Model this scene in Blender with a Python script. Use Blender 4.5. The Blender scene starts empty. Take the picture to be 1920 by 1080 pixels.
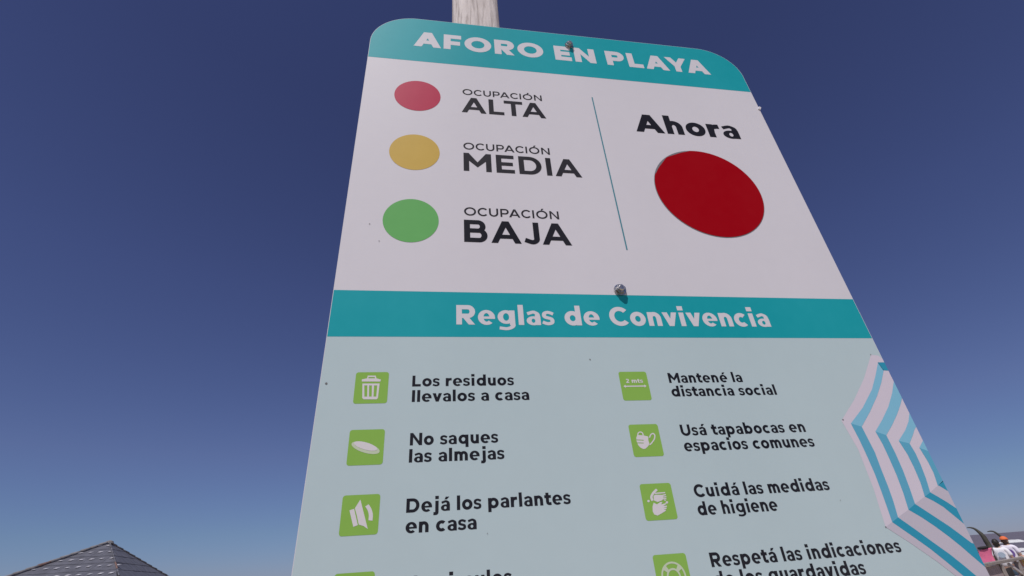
"""Beach rules sign against a deep blue sky, seen from below."""
import bpy, bmesh, math, random
import numpy as np
from mathutils import Vector, Matrix, noise
from mathutils.geometry import delaunay_2d_cdt
random.seed(7)
scene = bpy.context.scene
COL = scene.collection
R = math.radians

# ------------------------------------------------------------------ camera
CAM = Vector((0.15315, -0.64941, 1.5))
FPX = 891.03
cd = bpy.data.cameras.new('camera'); cam = bpy.data.objects.new('camera', cd); COL.objects.link(cam)
cd.sensor_width = 36.0; cd.lens = FPX / 1920 * 36.0; cd.clip_start = 0.02; cd.clip_end = 60000
p_, y_, r_ = R(30.56808642), R(10.57464201), R(-4.29432407)
fw = Vector((math.sin(y_) * math.cos(p_), math.cos(y_) * math.cos(p_), math.sin(p_)))
rt0 = Vector((math.cos(y_), -math.sin(y_), 0)); up0 = rt0.cross(fw)
rt = math.cos(r_) * rt0 + math.sin(r_) * up0
up = -math.sin(r_) * rt0 + math.cos(r_) * up0
cam.matrix_world = Matrix(((rt.x, up.x, -fw.x, CAM.x), (rt.y, up.y, -fw.y, CAM.y), (rt.z, up.z, -fw.z, CAM.z), (0, 0, 0, 1)))
scene.camera = cam

SKYTINT = [(0.0, (0.477, 0.561, 0.963)), (1.0, (0.65, 0.509, 0.717)), (0.01, (0.477, 0.561, 0.963)), (0.08, (0.572, 0.624, 0.862)), (0.2, (0.741, 0.641, 0.849)), (0.48, (0.746, 0.608, 0.845)), (0.77, (0.65, 0.509, 0.717))]
# ------------------------------------------------------------------ light
SUN = Vector((-0.5, -1.0, 2.0)).normalized()
EL = math.asin(SUN.z); AZ = math.atan2(SUN.x, SUN.y)
world = bpy.data.worlds.new('World'); scene.world = world; world.use_nodes = True
wn = world.node_tree; bg = wn.nodes['Background']
sky = wn.nodes.new('ShaderNodeTexSky'); sky.sky_type = 'NISHITA'; sky.sun_disc = False
sky.sun_elevation = EL; sky.sun_rotation = AZ % (2 * math.pi)
sky.altitude = 0; sky.air_density = 1.0; sky.dust_density = 0.05; sky.ozone_density = 5.0
geo = wn.nodes.new('ShaderNodeTexCoord'); sep = wn.nodes.new('ShaderNodeSeparateXYZ'); wn.links.new(geo.outputs['Generated'], sep.inputs[0])
ramp = wn.nodes.new('ShaderNodeValToRGB'); wn.links.new(sep.outputs['Z'], ramp.inputs[0])
for i, (p, c) in enumerate(SKYTINT):                 # colour of the air by height above the horizon
    e = ramp.color_ramp.elements.new(p) if i > 1 else ramp.color_ramp.elements[i]
    e.position = p; e.color = tuple(c) + (1,)
tint = wn.nodes.new('ShaderNodeMix'); tint.data_type = 'RGBA'; tint.blend_type = 'MULTIPLY'
tint.inputs[0].default_value = 1.0; wn.links.new(ramp.outputs[0], tint.inputs[7])
wn.links.new(sky.outputs[0], tint.inputs[6]); wn.links.new(tint.outputs[2], bg.inputs[0])
bg.inputs[1].default_value = 0.07
sd = bpy.data.lights.new('sun', 'SUN'); sd.energy = 3.6; sd.angle = R(0.53); sd.color = (1.0, 0.965, 0.93)
sun = bpy.data.objects.new('sun', sd); COL.objects.link(sun)
sun.rotation_euler = (-SUN).to_track_quat('-Z', 'Y').to_euler(); sun.location = (-3, -6, 12)
scene.view_settings.view_transform = 'Standard'; scene.view_settings.look = 'None'
scene.view_settings.exposure = 0.0; scene.view_settings.gamma = 1.0; scene.view_settings.use_curve_mapping = False
scene.render.engine = 'CYCLES'

# ------------------------------------------------------------------ measured layout of the sign
RULES = [
    ('Los residuos', 0.1231, 0.2667, 1.7272),
    ('llevalos a casa', 0.1235, 0.2875, 1.7053),
    ('No saques', 0.1234, 0.2398, 1.6475),
    ('las almejas', 0.1231, 0.2471, 1.6261),
    ('Dejá los parlantes', 0.1225, 0.3303, 1.5676),
    ('en casa', 0.1227, 0.2082, 1.5452),
    ('No circules', 0.123, 0.2478, 1.485),
    ('Mantené la', 0.5057, 0.6285, 1.7276),
    ('distancia social', 0.5052, 0.6796, 1.7064),
    ('Usá tapabocas en', 0.505, 0.7054, 1.6487),
    ('espacios comunes', 0.5043, 0.7113, 1.6271),
    ('Cuidá las medidas', 0.503, 0.7092, 1.5675),
    ('de higiene', 0.5019, 0.6194, 1.5454),
    ('Respetá las indicaciones', 0.5028, 0.782, 1.4863),
    ('de los guardavidas', 0.501, 0.7163, 1.465),
]
ALB = {"white": [0.672, 0.645, 0.682], "body": [0.4849, 0.5904, 0.6117], "teal": [0.0103, 0.3427, 0.39], "black": [0.009, 0.009, 0.016], "fblack": [0.014, 0.012, 0.019], "green": [0.2562, 0.4705, 0.0856], "icon": [0.7, 0.66, 0.68], "rim": [0.55, 0.62, 0.45], "red": [0.4657, 0.0215, 0.0738], "yellow": [0.5835, 0.3888, 0.0806], "dgreen": [0.1356, 0.4203, 0.1204], "big": [0.335, 0.0003, 0.006], "grey": [0.2, 0.2, 0.22], "line": [0.07, 0.24, 0.3], "parasol": [0.655, 0.59, 0.665], "stripe_light": [0.2252, 0.514, 0.6722], "stripe_mid": [0.115, 0.39, 0.55], "stripe_teal": [0.0312, 0.298, 0.4445], "parasol_grey": [0.53, 0.49, 0.56]}
ART = {
'umbrella': [('white',[(0.88113,1.77244),(0.84677,1.73129),(0.8105,1.69565),(0.77266,1.66389),(0.78061,1.6199),(0.77854,1.56559),(0.77227,1.51697),(0.79809,1.49771),(0.82837,1.47257),(0.84892,1.45287),(0.90015,1.44325),(0.90063,1.48834),(0.90114,1.53679),(0.90266,1.58433),(0.90232,1.63875),(0.90195,1.69757),(0.90049,1.76332),(0.8947,1.77081)]),
('parasol_grey',[(0.77227,1.51697),(0.79809,1.49771),(0.82837,1.47257),(0.84892,1.45287),(0.90015,1.44325),(0.90063,1.48834),(0.90114,1.53679),(0.90646,1.57196),(0.89995,1.57072),(0.88983,1.56664),(0.86903,1.55718),(0.85658,1.5519),(0.83509,1.54342),(0.82024,1.5365),(0.79823,1.52787),(0.78574,1.52249)]),
('stripe_teal',[(0.88663,1.7587),(0.90263,1.75861),(0.9046,1.74355),(0.88998,1.74443)]),
('stripe_light',[(0.88747,1.7587),(0.86991,1.73478),(0.85158,1.71212),(0.82005,1.68323),(0.78681,1.6592),(0.80326,1.65378),(0.83031,1.67714),(0.85597,1.70195),(0.87511,1.72354),(0.89081,1.74443)]),
('stripe_light',[(0.90095,1.72694),(0.88604,1.70579),(0.8673,1.68401),(0.84532,1.66379),(0.82346,1.64596),(0.83954,1.63991),(0.85826,1.65502),(0.87653,1.67163),(0.88978,1.68532),(0.90174,1.69938)]),
('stripe_light',[(0.9011,1.67455),(0.89035,1.65928),(0.87693,1.64613),(0.85665,1.6309),(0.87357,1.62648),(0.88638,1.63855),(0.89463,1.64732),(0.90321,1.65385)]),
('stripe_light',[(0.90236,1.63213),(0.88709,1.61957),(0.8996,1.61433),(0.90361,1.6158)]),
('stripe_mid',[(0.78681,1.6592),(0.78949,1.63393),(0.79058,1.61018),(0.79086,1.58573),(0.78937,1.56221),(0.78767,1.54231),(0.78574,1.52249),(0.79823,1.52787),(0.80188,1.54871),(0.80382,1.56887),(0.80479,1.59122),(0.8066,1.61588),(0.80326,1.65378)]),
('stripe_mid',[(0.82346,1.64596),(0.82613,1.62636),(0.82642,1.60579),(0.82616,1.58281),(0.82404,1.5592),(0.82024,1.5365),(0.83509,1.54342),(0.83804,1.56443),(0.84043,1.58831),(0.84093,1.61155),(0.83954,1.63991)]),
('stripe_mid',[(0.85665,1.6309),(0.86079,1.61087),(0.86145,1.5921),(0.86038,1.57089),(0.85658,1.5519),(0.86903,1.55718),(0.87304,1.57637),(0.87529,1.59622),(0.87565,1.61194),(0.87357,1.62648)]),
('stripe_mid',[(0.88709,1.61957),(0.89027,1.59879),(0.8905,1.58328),(0.88709,1.56526),(0.89995,1.57072),(0.90646,1.57196),(0.90827,1.59656),(0.9063,1.61571),(0.8996,1.61433)]),
('stripe_teal',[(0.78574,1.52249),(0.81073,1.50148),(0.82691,1.48738),(0.843,1.4709),(0.85938,1.45293),(0.88036,1.42987),(0.89356,1.43383),(0.8788,1.45216),(0.8673,1.46504),(0.85355,1.47927),(0.83756,1.49332),(0.81677,1.51187),(0.79823,1.52787)]),
('stripe_teal',[(0.82024,1.5365),(0.83572,1.52594),(0.85025,1.51414),(0.86505,1.50029),(0.87685,1.48786),(0.88782,1.47459),(0.90086,1.45959),(0.90687,1.45285),(0.90588,1.48803),(0.89659,1.49044),(0.88558,1.50131),(0.87428,1.51203),(0.86218,1.52179),(0.83509,1.54342)]),
('stripe_teal',[(0.85658,1.5519),(0.86759,1.5456),(0.87913,1.53729),(0.88994,1.52512),(0.90168,1.51194),(0.90842,1.52502),(0.9008,1.53337),(0.88984,1.54252),(0.87955,1.54997),(0.86903,1.55718)]),
('stripe_teal',[(0.88818,1.56581),(0.89376,1.56199),(0.90191,1.5557),(0.90461,1.56901),(0.90087,1.57219)])],
'trash': [[(0.05477,1.73833),(0.06163,1.73968),(0.0622,1.74369),(0.07283,1.74358),(0.07421,1.73954),(0.08032,1.73776),(0.07986,1.7349),(0.05506,1.73521)],[(0.05611,1.73236),(0.07901,1.73207),(0.07833,1.7117),(0.07679,1.7098),(0.05971,1.71011),(0.05773,1.71206)]],
'trash_sub': [[(0.06345,1.74152),(0.07167,1.74144),(0.07235,1.73956),(0.06334,1.73966)],[(0.05886,1.72951),(0.06291,1.72946),(0.06403,1.71373),(0.0604,1.71379)],[(0.06527,1.72942),(0.06895,1.72937),(0.06999,1.71363),(0.06636,1.71369)],[(0.07184,1.72934),(0.07606,1.72928),(0.07598,1.71352),(0.07233,1.71359)]],
'shell_rim': [[(0.08588,1.64074),(0.08493,1.63936),(0.08283,1.63845),(0.07972,1.63809),(0.07583,1.63829),(0.0714,1.63904),(0.06674,1.64028),(0.06217,1.64193),(0.05798,1.64389),(0.05447,1.64602),(0.05186,1.64817),(0.05035,1.65021),(0.05003,1.65199),(0.05093,1.6534),(0.05299,1.65432),(0.05609,1.6547),(0.06,1.65452),(0.06447,1.65377),(0.06917,1.65252),(0.0738,1.65084),(0.07802,1.64886),(0.08154,1.64671),(0.08413,1.64455),(0.08561,1.64251)]],
'shell': [[(0.0826,1.64397),(0.08186,1.64299),(0.08017,1.64239),(0.07764,1.6422),(0.07445,1.64244),(0.0708,1.64309),(0.06695,1.6441),(0.06315,1.64541),(0.05967,1.64693),(0.05673,1.64855),(0.05454,1.65017),(0.05324,1.65168),(0.05294,1.65297),(0.05364,1.65396),(0.05531,1.65457),(0.05783,1.65477),(0.06104,1.65454),(0.06471,1.65389),(0.06859,1.65287),(0.07241,1.65155),(0.07592,1.65002),(0.07886,1.64839),(0.08105,1.64676),(0.08232,1.64525)]],
'speaker': [[(0.05571,1.57362),(0.0609,1.57513),(0.06699,1.55706),(0.06197,1.55544)],[(0.06178,1.57567),(0.0673,1.58511),(0.07363,1.56708),(0.07884,1.55226),(0.07363,1.55576),(0.06806,1.55758),(0.06484,1.56753)],[(0.07367,1.57698),(0.07425,1.57621),(0.07486,1.57547),(0.07541,1.57479),(0.07591,1.57415),(0.07634,1.57353),(0.07673,1.57285),(0.07713,1.57206),(0.07752,1.5712),(0.07788,1.5703),(0.0782,1.56938),(0.07846,1.56847),(0.07865,1.5676),(0.07877,1.56674),(0.07882,1.56582),(0.07882,1.56483),(0.07879,1.56378),(0.07876,1.56268),(0.07876,1.56159),(0.08353,1.56098),(0.08354,1.56202),(0.08357,1.56307),(0.0836,1.56417),(0.08361,1.56533),(0.08355,1.56653),(0.08339,1.56775),(0.08313,1.56896),(0.08279,1.57013),(0.0824,1.57127),(0.08196,1.57237),(0.08149,1.57343),(0.08098,1.57446),(0.0804,1.57545),(0.07977,1.57638),(0.07914,1.5772),(0.07854,1.57794),(0.07798,1.57863),(0.07744,1.57933)]],
'mask': [[(0.43576,1.64812),(0.43761,1.65093),(0.44028,1.65163),(0.44716,1.65091),(0.4541,1.64914),(0.45344,1.6437),(0.45364,1.63956),(0.45123,1.6363),(0.44674,1.633),(0.44337,1.63222),(0.43935,1.63413),(0.4363,1.63806),(0.43524,1.64361)],[(0.43923,1.65072),(0.43951,1.65137),(0.43976,1.65205),(0.44,1.6527),(0.44025,1.65327),(0.4405,1.65371),(0.44075,1.65402),(0.44108,1.65427),(0.44153,1.6545),(0.44205,1.6547),(0.44259,1.65484),(0.4431,1.65493),(0.44352,1.65495),(0.44388,1.6549),(0.44424,1.6548),(0.4446,1.65464),(0.44493,1.65442),(0.44522,1.65416),(0.44545,1.65387),(0.44561,1.65354),(0.44573,1.65309),(0.44581,1.65254),(0.44587,1.65193),(0.44594,1.6513),(0.44603,1.65069),(0.44773,1.65115),(0.44764,1.65173),(0.44758,1.65233),(0.44751,1.65297),(0.44741,1.65362),(0.44725,1.65424),(0.44697,1.65481),(0.4466,1.65529),(0.44616,1.65569),(0.44565,1.65602),(0.4451,1.65627),(0.44449,1.65644),(0.44386,1.65651),(0.44318,1.65648),(0.44246,1.65637),(0.44172,1.65617),(0.44099,1.65589),(0.44028,1.65551),(0.43962,1.65501),(0.43909,1.65439),(0.43871,1.65371),(0.43841,1.65301),(0.43816,1.65233),(0.43792,1.65169),(0.43766,1.65108)],[(0.4562,1.6472),(0.45669,1.64792),(0.45716,1.64869),(0.45761,1.64942),(0.45806,1.65009),(0.45849,1.65065),(0.45891,1.65107),(0.45939,1.65143),(0.45994,1.65176),(0.46051,1.65203),(0.46103,1.6522),(0.46145,1.65228),(0.46171,1.65227),(0.46195,1.65217),(0.46226,1.65194),(0.46257,1.65159),(0.46282,1.65117),(0.463,1.6507),(0.46307,1.65023),(0.46304,1.6497),(0.46292,1.64906),(0.4627,1.64834),(0.4624,1.64759),(0.46202,1.64683),(0.46159,1.64609),(0.46105,1.64536),(0.46039,1.64458),(0.45965,1.64378),(0.45885,1.64298),(0.45805,1.64221),(0.45729,1.64151),(0.45658,1.64088),(0.45587,1.64031),(0.45515,1.63976),(0.45442,1.63922),(0.45368,1.63867),(0.45293,1.6381),(0.45398,1.63692),(0.45471,1.63747),(0.45544,1.63801),(0.45618,1.63856),(0.45694,1.63914),(0.45772,1.63976),(0.45849,1.64044),(0.45928,1.64118),(0.46011,1.64197),(0.46095,1.64281),(0.46176,1.64367),(0.46251,1.64456),(0.46315,1.64543),(0.46367,1.64631),(0.46412,1.64721),(0.46447,1.6481),(0.46474,1.64897),(0.4649,1.64981),(0.46494,1.6506),(0.46483,1.65136),(0.46457,1.65206),(0.46419,1.6527),(0.46371,1.65324),(0.46313,1.65366),(0.46243,1.65393),(0.46163,1.65398),(0.46082,1.65383),(0.46001,1.65356),(0.45922,1.65319),(0.45846,1.65273),(0.45775,1.6522),(0.45711,1.65155),(0.45654,1.65083),(0.45604,1.65007),(0.45557,1.6493),(0.45512,1.64857),(0.45465,1.64787)]],
'mask_sub': [[(0.43498,1.64452),(0.44584,1.64367),(0.44612,1.6447),(0.43525,1.64554)],[(0.43511,1.6404),(0.44501,1.63983),(0.44527,1.64085),(0.43535,1.64142)],[(0.45387,1.64939),(0.45288,1.64367),(0.45352,1.63897),(0.45408,1.63911),(0.45345,1.64374),(0.45444,1.6494)]],
'hands': [[(0.4497,1.58071),(0.44871,1.58005),(0.44769,1.57941),(0.44665,1.57874),(0.44559,1.57804),(0.44456,1.57728),(0.4436,1.57648),(0.44272,1.57566),(0.44187,1.57481),(0.44106,1.57392),(0.44032,1.57298),(0.43969,1.572),(0.43922,1.57095),(0.43899,1.56986),(0.43901,1.56885),(0.43917,1.56794),(0.43938,1.56714),(0.43957,1.56642),(0.43971,1.5657),(0.44313,1.56654),(0.44298,1.56735),(0.44277,1.56816),(0.44258,1.56888),(0.44246,1.56951),(0.44244,1.57004),(0.44254,1.57051),(0.4428,1.57106),(0.44322,1.5717),(0.44377,1.5724),(0.44444,1.57313),(0.44517,1.57387),(0.44592,1.57456),(0.44669,1.5752),(0.44754,1.57582),(0.44849,1.57645),(0.4495,1.57709),(0.45055,1.57776),(0.45157,1.57843)],[(0.44649,1.57411),(0.46125,1.57437),(0.46149,1.57587),(0.44671,1.57561)],[(0.44408,1.57197),(0.44689,1.57322),(0.45607,1.57257),(0.45745,1.57112),(0.45652,1.56724),(0.45443,1.56573),(0.4481,1.5642),(0.44356,1.56625)],[(0.45659,1.57112),(0.46186,1.57192),(0.46182,1.57339),(0.45654,1.57259)],[(0.45597,1.56905),(0.46175,1.56925),(0.46196,1.57074),(0.45617,1.57054)],[(0.4554,1.56712),(0.46104,1.56674),(0.46144,1.56822),(0.4558,1.5686)],[(0.4374,1.56585),(0.43715,1.5653),(0.43667,1.56484),(0.43605,1.56455),(0.43538,1.56447),(0.43476,1.56461),(0.43428,1.56495),(0.43402,1.56544),(0.43402,1.56601),(0.43427,1.56657),(0.43474,1.56703),(0.43536,1.56732),(0.43604,1.5674),(0.43666,1.56726),(0.43714,1.56691),(0.4374,1.56642)],[(0.46268,1.56305),(0.46241,1.5625),(0.46192,1.56204),(0.46129,1.56175),(0.46061,1.56167),(0.45998,1.56181),(0.45951,1.56215),(0.45926,1.56265),(0.45926,1.56322),(0.45953,1.56377),(0.46002,1.56423),(0.46065,1.56452),(0.46133,1.5646),(0.46196,1.56446),(0.46244,1.56412),(0.46269,1.56362)],[(0.45754,1.56573),(0.45974,1.56494),(0.46042,1.566),(0.45822,1.56679)],[(0.44246,1.56379),(0.44637,1.56133),(0.45203,1.56402),(0.45491,1.56388),(0.45238,1.56104),(0.4593,1.5623),(0.45955,1.56115),(0.45482,1.5591),(0.4599,1.55931),(0.4598,1.55784),(0.45459,1.55708),(0.45903,1.55686),(0.45839,1.55531),(0.45463,1.55504),(0.45759,1.55422),(0.45662,1.55292),(0.45078,1.55052),(0.44432,1.54807),(0.44012,1.54962),(0.43876,1.55336),(0.43982,1.55915)]],
'specks': [(0.0088,1.73317),(0.38611,1.76629),(0.88034,1.77269),(0.77565,1.66521),(0.77223,1.5172),(0.04207,2.009),(0.06015,1.97465),(0.22114,1.53985),(0.7182,1.55366)],
}
BOLTS = [(.4575, 2.5725), (.4570, 1.8895)]
FOAM = [(325, -9, 420, 16, 1.1, 1.0), (182, -5, 260, 14, .45, 5.0), (150, -30, 160, 12, .35, 2.0), (122, -80, 120, 10, .25, 3.0)]
PEOPLE_D = (25.6, 26.8)
HEAD1 = (1866, 1017.5); HEAD2 = (1881.5, 1013)
# ------------------------------------------------------------------ helpers
def srgb(r, g, b):
    f = lambda c: (c / 255 / 12.92) if c / 255 <= 0.04045 else ((c / 255 + 0.055) / 1.055) ** 2.4
    return (f(r), f(g), f(b))

MATS = {}
def mat(name, col, rough=0.5, metal=0.0, var=0.0, scale=8.0, stretch=(1, 1, 1), bump=0.0, col2=None, coords='Object', spec=0.5, detail=5.0, lo=0.35, hi=0.65):
    if name in MATS: return MATS[name]
    m = bpy.data.materials.new(name); m.use_nodes = True; nt = m.node_tree
    b = nt.nodes['Principled BSDF']
    b.inputs['Base Color'].default_value = (*col, 1); b.inputs['Roughness'].default_value = rough
    b.inputs['Metallic'].default_value = metal; b.inputs['Specular IOR Level'].default_value = spec
    if var or bump or col2:
        tc = nt.nodes.new('ShaderNodeTexCoord'); mp = nt.nodes.new('ShaderNodeMapping'); mp.inputs['Scale'].default_value = stretch
        nz = nt.nodes.new('ShaderNodeTexNoise'); nz.inputs['Scale'].default_value = scale; nz.inputs['Detail'].default_value = detail
        nt.links.new(tc.outputs[coords], mp.inputs[0]); nt.links.new(mp.outputs[0], nz.inputs['Vector'])
        rp = nt.nodes.new('ShaderNodeValToRGB'); rp.color_ramp.elements[0].position = lo; rp.color_ramp.elements[1].position = hi
        c2 = col2 if col2 else tuple(c * (1 - var) for c in col)
        rp.color_ramp.elements[0].color = (*c2, 1); rp.color_ramp.elements[1].color = (*col, 1)
        nt.links.new(nz.outputs['Fac'], rp.inputs[0]); nt.links.new(rp.outputs[0], b.inputs['Base Color'])
        if bump:
            bp = nt.nodes.new('ShaderNodeBump'); bp.inputs['Strength'].default_value = bump; bp.inputs['Distance'].default_value = 0.01
            nt.links.new(nz.outputs['Fac'], bp.inputs['Height']); nt.links.new(bp.outputs[0], b.inputs['Normal'])
    MATS[name] = m; return m

def link_mesh(name, verts, faces, mats, parent=None, midx=None, smooth=False):
    me = bpy.data.meshes.new(name); me.from_pydata([tuple(v) for v in verts], [], faces)
    for m in (mats if isinstance(mats, (list, tuple)) else [mats]): me.materials.append(m)
    if midx is not None: me.polygons.foreach_set('material_index', midx)
    if smooth: me.polygons.foreach_set('use_smooth', [True] * len(me.polygons))
    me.update()
    o = bpy.data.objects.new(name, me); COL.objects.link(o)
    if parent: o.parent = parent
    return o

def from_bm(name, bm, mats, parent=None, smooth=False):
    bmesh.ops.recalc_face_normals(bm, faces=bm.faces[:])
    me = bpy.data.meshes.new(name); bm.to_mesh(me); bm.free()
    for m in (mats if isinstance(mats, (list, tuple)) else [mats]): me.materials.append(m)
    if smooth: me.polygons.foreach_set('use_smooth', [True] * len(me.polygons))
    o = bpy.data.objects.new(name, me); COL.objects.link(o)
    if parent: o.parent = parent
    return o

def thing(name, label, cat, loc=(0, 0, 0), rz=0, group=None):
    o = bpy.data.objects.new(name, None); COL.objects.link(o); o.empty_display_size = 0.1
    o.location = loc; o.rotation_euler = (0, 0, rz); tag(o, label, cat, group); return o

def tag(o, label, cat=None, group=None):
    o['label'] = label
    if cat: o['category'] = cat
    if group: o['group'] = group

def box(bm, c, s, M=None, bevel=0.0):
    r = bmesh.ops.create_cube(bm, size=1.0); vs = r['verts']
    for v in vs: v.co = Vector((v.co.x * s[0], v.co.y * s[1], v.co.z * s[2]))
    if bevel:
        es = list({e for v in vs for e in v.link_edges})
        rb = bmesh.ops.bevel(bm, geom=es, offset=bevel, segments=2, affect='EDGES', profile=0.5)
        vs = list({v for f in rb['faces'] for v in f.verts} | {v for v in vs if v.is_valid})
    T = Matrix.Translation(Vector(c)) @ (M.to_4x4() if M else Matrix.Identity(4))
    for v in vs: v.co = T @ v.co
    return vs

def beam(bm, a, b, w, t, bevel=0.0):
    a, b = Vector(a), Vector(b); d = b - a
    q = d.to_track_quat('X', 'Z').to_matrix()
    return box(bm, (a + b) / 2, (d.length, w, t), q, bevel)

def tube(bm, pts, radii, n=10, cap=True):
    pts = [Vector(p) for p in pts]; rings = []
    for i, p in enumerate(pts):
        d = (pts[min(i + 1, len(pts) - 1)] - pts[max(i - 1, 0)]).normalized()
        q = d.to_track_quat('Z', 'Y').to_matrix(); r = radii[i] if hasattr(radii, '__len__') else radii
        rx, ry = r if hasattr(r, '__len__') else (r, r)
        rings.append([bm.verts.new(p + q @ Vector((rx * math.cos(2 * math.pi * k / n), ry * math.sin(2 * math.pi * k / n), 0))) for k in range(n)])
    for A, B in zip(rings, rings[1:]):
        for k in range(n): bm.faces.new((A[k], A[(k + 1) % n], B[(k + 1) % n], B[k]))
    if cap: bm.faces.new(rings[0][::-1]); bm.faces.new(rings[-1])

def ray(px, py):
    return ((px - 960) / FPX * rt + (540 - py) / FPX * up + fw)
def at(px, py, D):                       # a place seen in a given direction, D metres away over the ground
    d = ray(px, py); return CAM + d * (D / math.hypot(d.x, d.y))
def at_z(px, py, z):
    d = ray(px, py); return CAM + d * ((z - CAM.z) / d.z)

# ------------------------------------------------------------------ flat shapes by union of polygons
def fill(add, sub=()):
    vs, fs = [], []
    for poly in list(add) + list(sub):
        q = []
        for p in poly:
            if not q or abs(p[0] - q[-1][0]) + abs(p[1] - q[-1][1]) > 1e-6: q.append(p)
        if abs(q[0][0] - q[-1][0]) + abs(q[0][1] - q[-1][1]) < 1e-6: q.pop()
        if sum(q[i - 1][0] * q[i][1] - q[i][0] * q[i - 1][1] for i in range(len(q))) < 0: q = q[::-1]
        k = len(vs); vs += [Vector((p[0], p[1])) for p in q]; fs.append(list(range(k, k + len(q))))
    ov, oe, of, _, _, orf = delaunay_2d_cdt(vs, [], fs, 0, 1e-5)
    na = len(add); keep = []
    for f, src in zip(of, orf):
        if src and all(s < na for s in src): keep.append(f)
    used = sorted({i for f in keep for i in f}); mp = {u: i for i, u in enumerate(used)}
    return [(ov[i][0], ov[i][1]) for i in used], [[mp[i] for i in f] for f in keep]

def flat(name, polys, y, m, parent, sub=(), scale=100.0):
    """flat print lying on the sign's face; polys in sign metres (x, z)"""
    v, f = fill([[(x * scale, z * scale) for x, z in p] for p in polys], [[(x * scale, z * scale) for x, z in p] for p in sub])
    vv = [(a / scale, y, b / scale) for a, b in v]
    ff = []
    for t in f:
        a, b, c = (v[i] for i in t[:3])
        cr = (b[0] - a[0]) * (c[1] - a[1]) - (b[1] - a[1]) * (c[0] - a[0])
        ff.append(t if cr > 0 else t[::-1])      # normal towards -Y
    return link_mesh(name, vv, ff, m, parent)

# ------------------------------------------------------------------ alphabet (geometric sans drawn here, cap height 1)
def rs(cx, cy, rx, ry, wx, wy, a0, a1, n=22):
    A = [R(a0 + (a1 - a0) * i / n) for i in range(n + 1)]
    return [(cx + rx * math.cos(a), cy + ry * math.sin(a)) for a in A] + [(cx + (rx - wx) * math.cos(a), cy + (ry - wy) * math.sin(a)) for a in reversed(A)]
def ring(cx, cy, rx, ry, wx, wy):
    return [rs(cx, cy, rx, ry, wx, wy, 0, 180), rs(cx, cy, rx, ry, wx, wy, 180, 360)]
def br(x0, y0, x1, y1): return [(x0, y0), (x1, y0), (x1, y1), (x0, y1)]
def dg(x0, y0, x1, y1, w): return [(x0 - w / 2, y0), (x0 + w / 2, y0), (x1 + w / 2, y1), (x1 - w / 2, y1)]
def smooth(pts, k=6):
    p = [Vector(q) for q in pts]; p = [2 * p[0] - p[1]] + p + [2 * p[-1] - p[-2]]; o = []
    for i in range(1, len(p) - 2):
        a, b, c, d = p[i - 1:i + 3]
        for j in range(k):
            u = j / k; o.append(.5 * (2 * b + (c - a) * u + (2 * a - 5 * b + 4 * c - d) * u * u + (3 * b - a - 3 * c + d) * u ** 3))
    o.append(p[-2]); return o
def hull(P):
    P = sorted(P); out = []
    for seq in (P, P[::-1]):
        h = []
        for p in seq:
            while len(h) > 1 and (h[-1][0] - h[-2][0]) * (p[1] - h[-2][1]) - (h[-1][1] - h[-2][1]) * (p[0] - h[-2][0]) <= 1e-9: h.pop()
            h.append(p)
        out += h[:-1]
    return out
def pth(pts, w0, w1=None, k=7):
    s = smooth(pts, k); L, Rr = [], []
    w1 = w1 or w0
    for i, p in enumerate(s):
        d = (s[min(i + 1, len(s) - 1)] - s[max(i - 1, 0)]).normalized(); n = Vector((-d.y, d.x))
        u = abs(d.x); w = w0 * (1 - u) + w1 * u      # w0 on vertical runs, w1 on horizontal runs
        L.append(tuple(p + n * w / 2)); Rr.append(tuple(p - n * w / 2))
    polys = []
    for i in range(len(L) - 1): polys.append(hull([L[i], L[i + 1], Rr[i + 1], Rr[i]]))
    return polys

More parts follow.
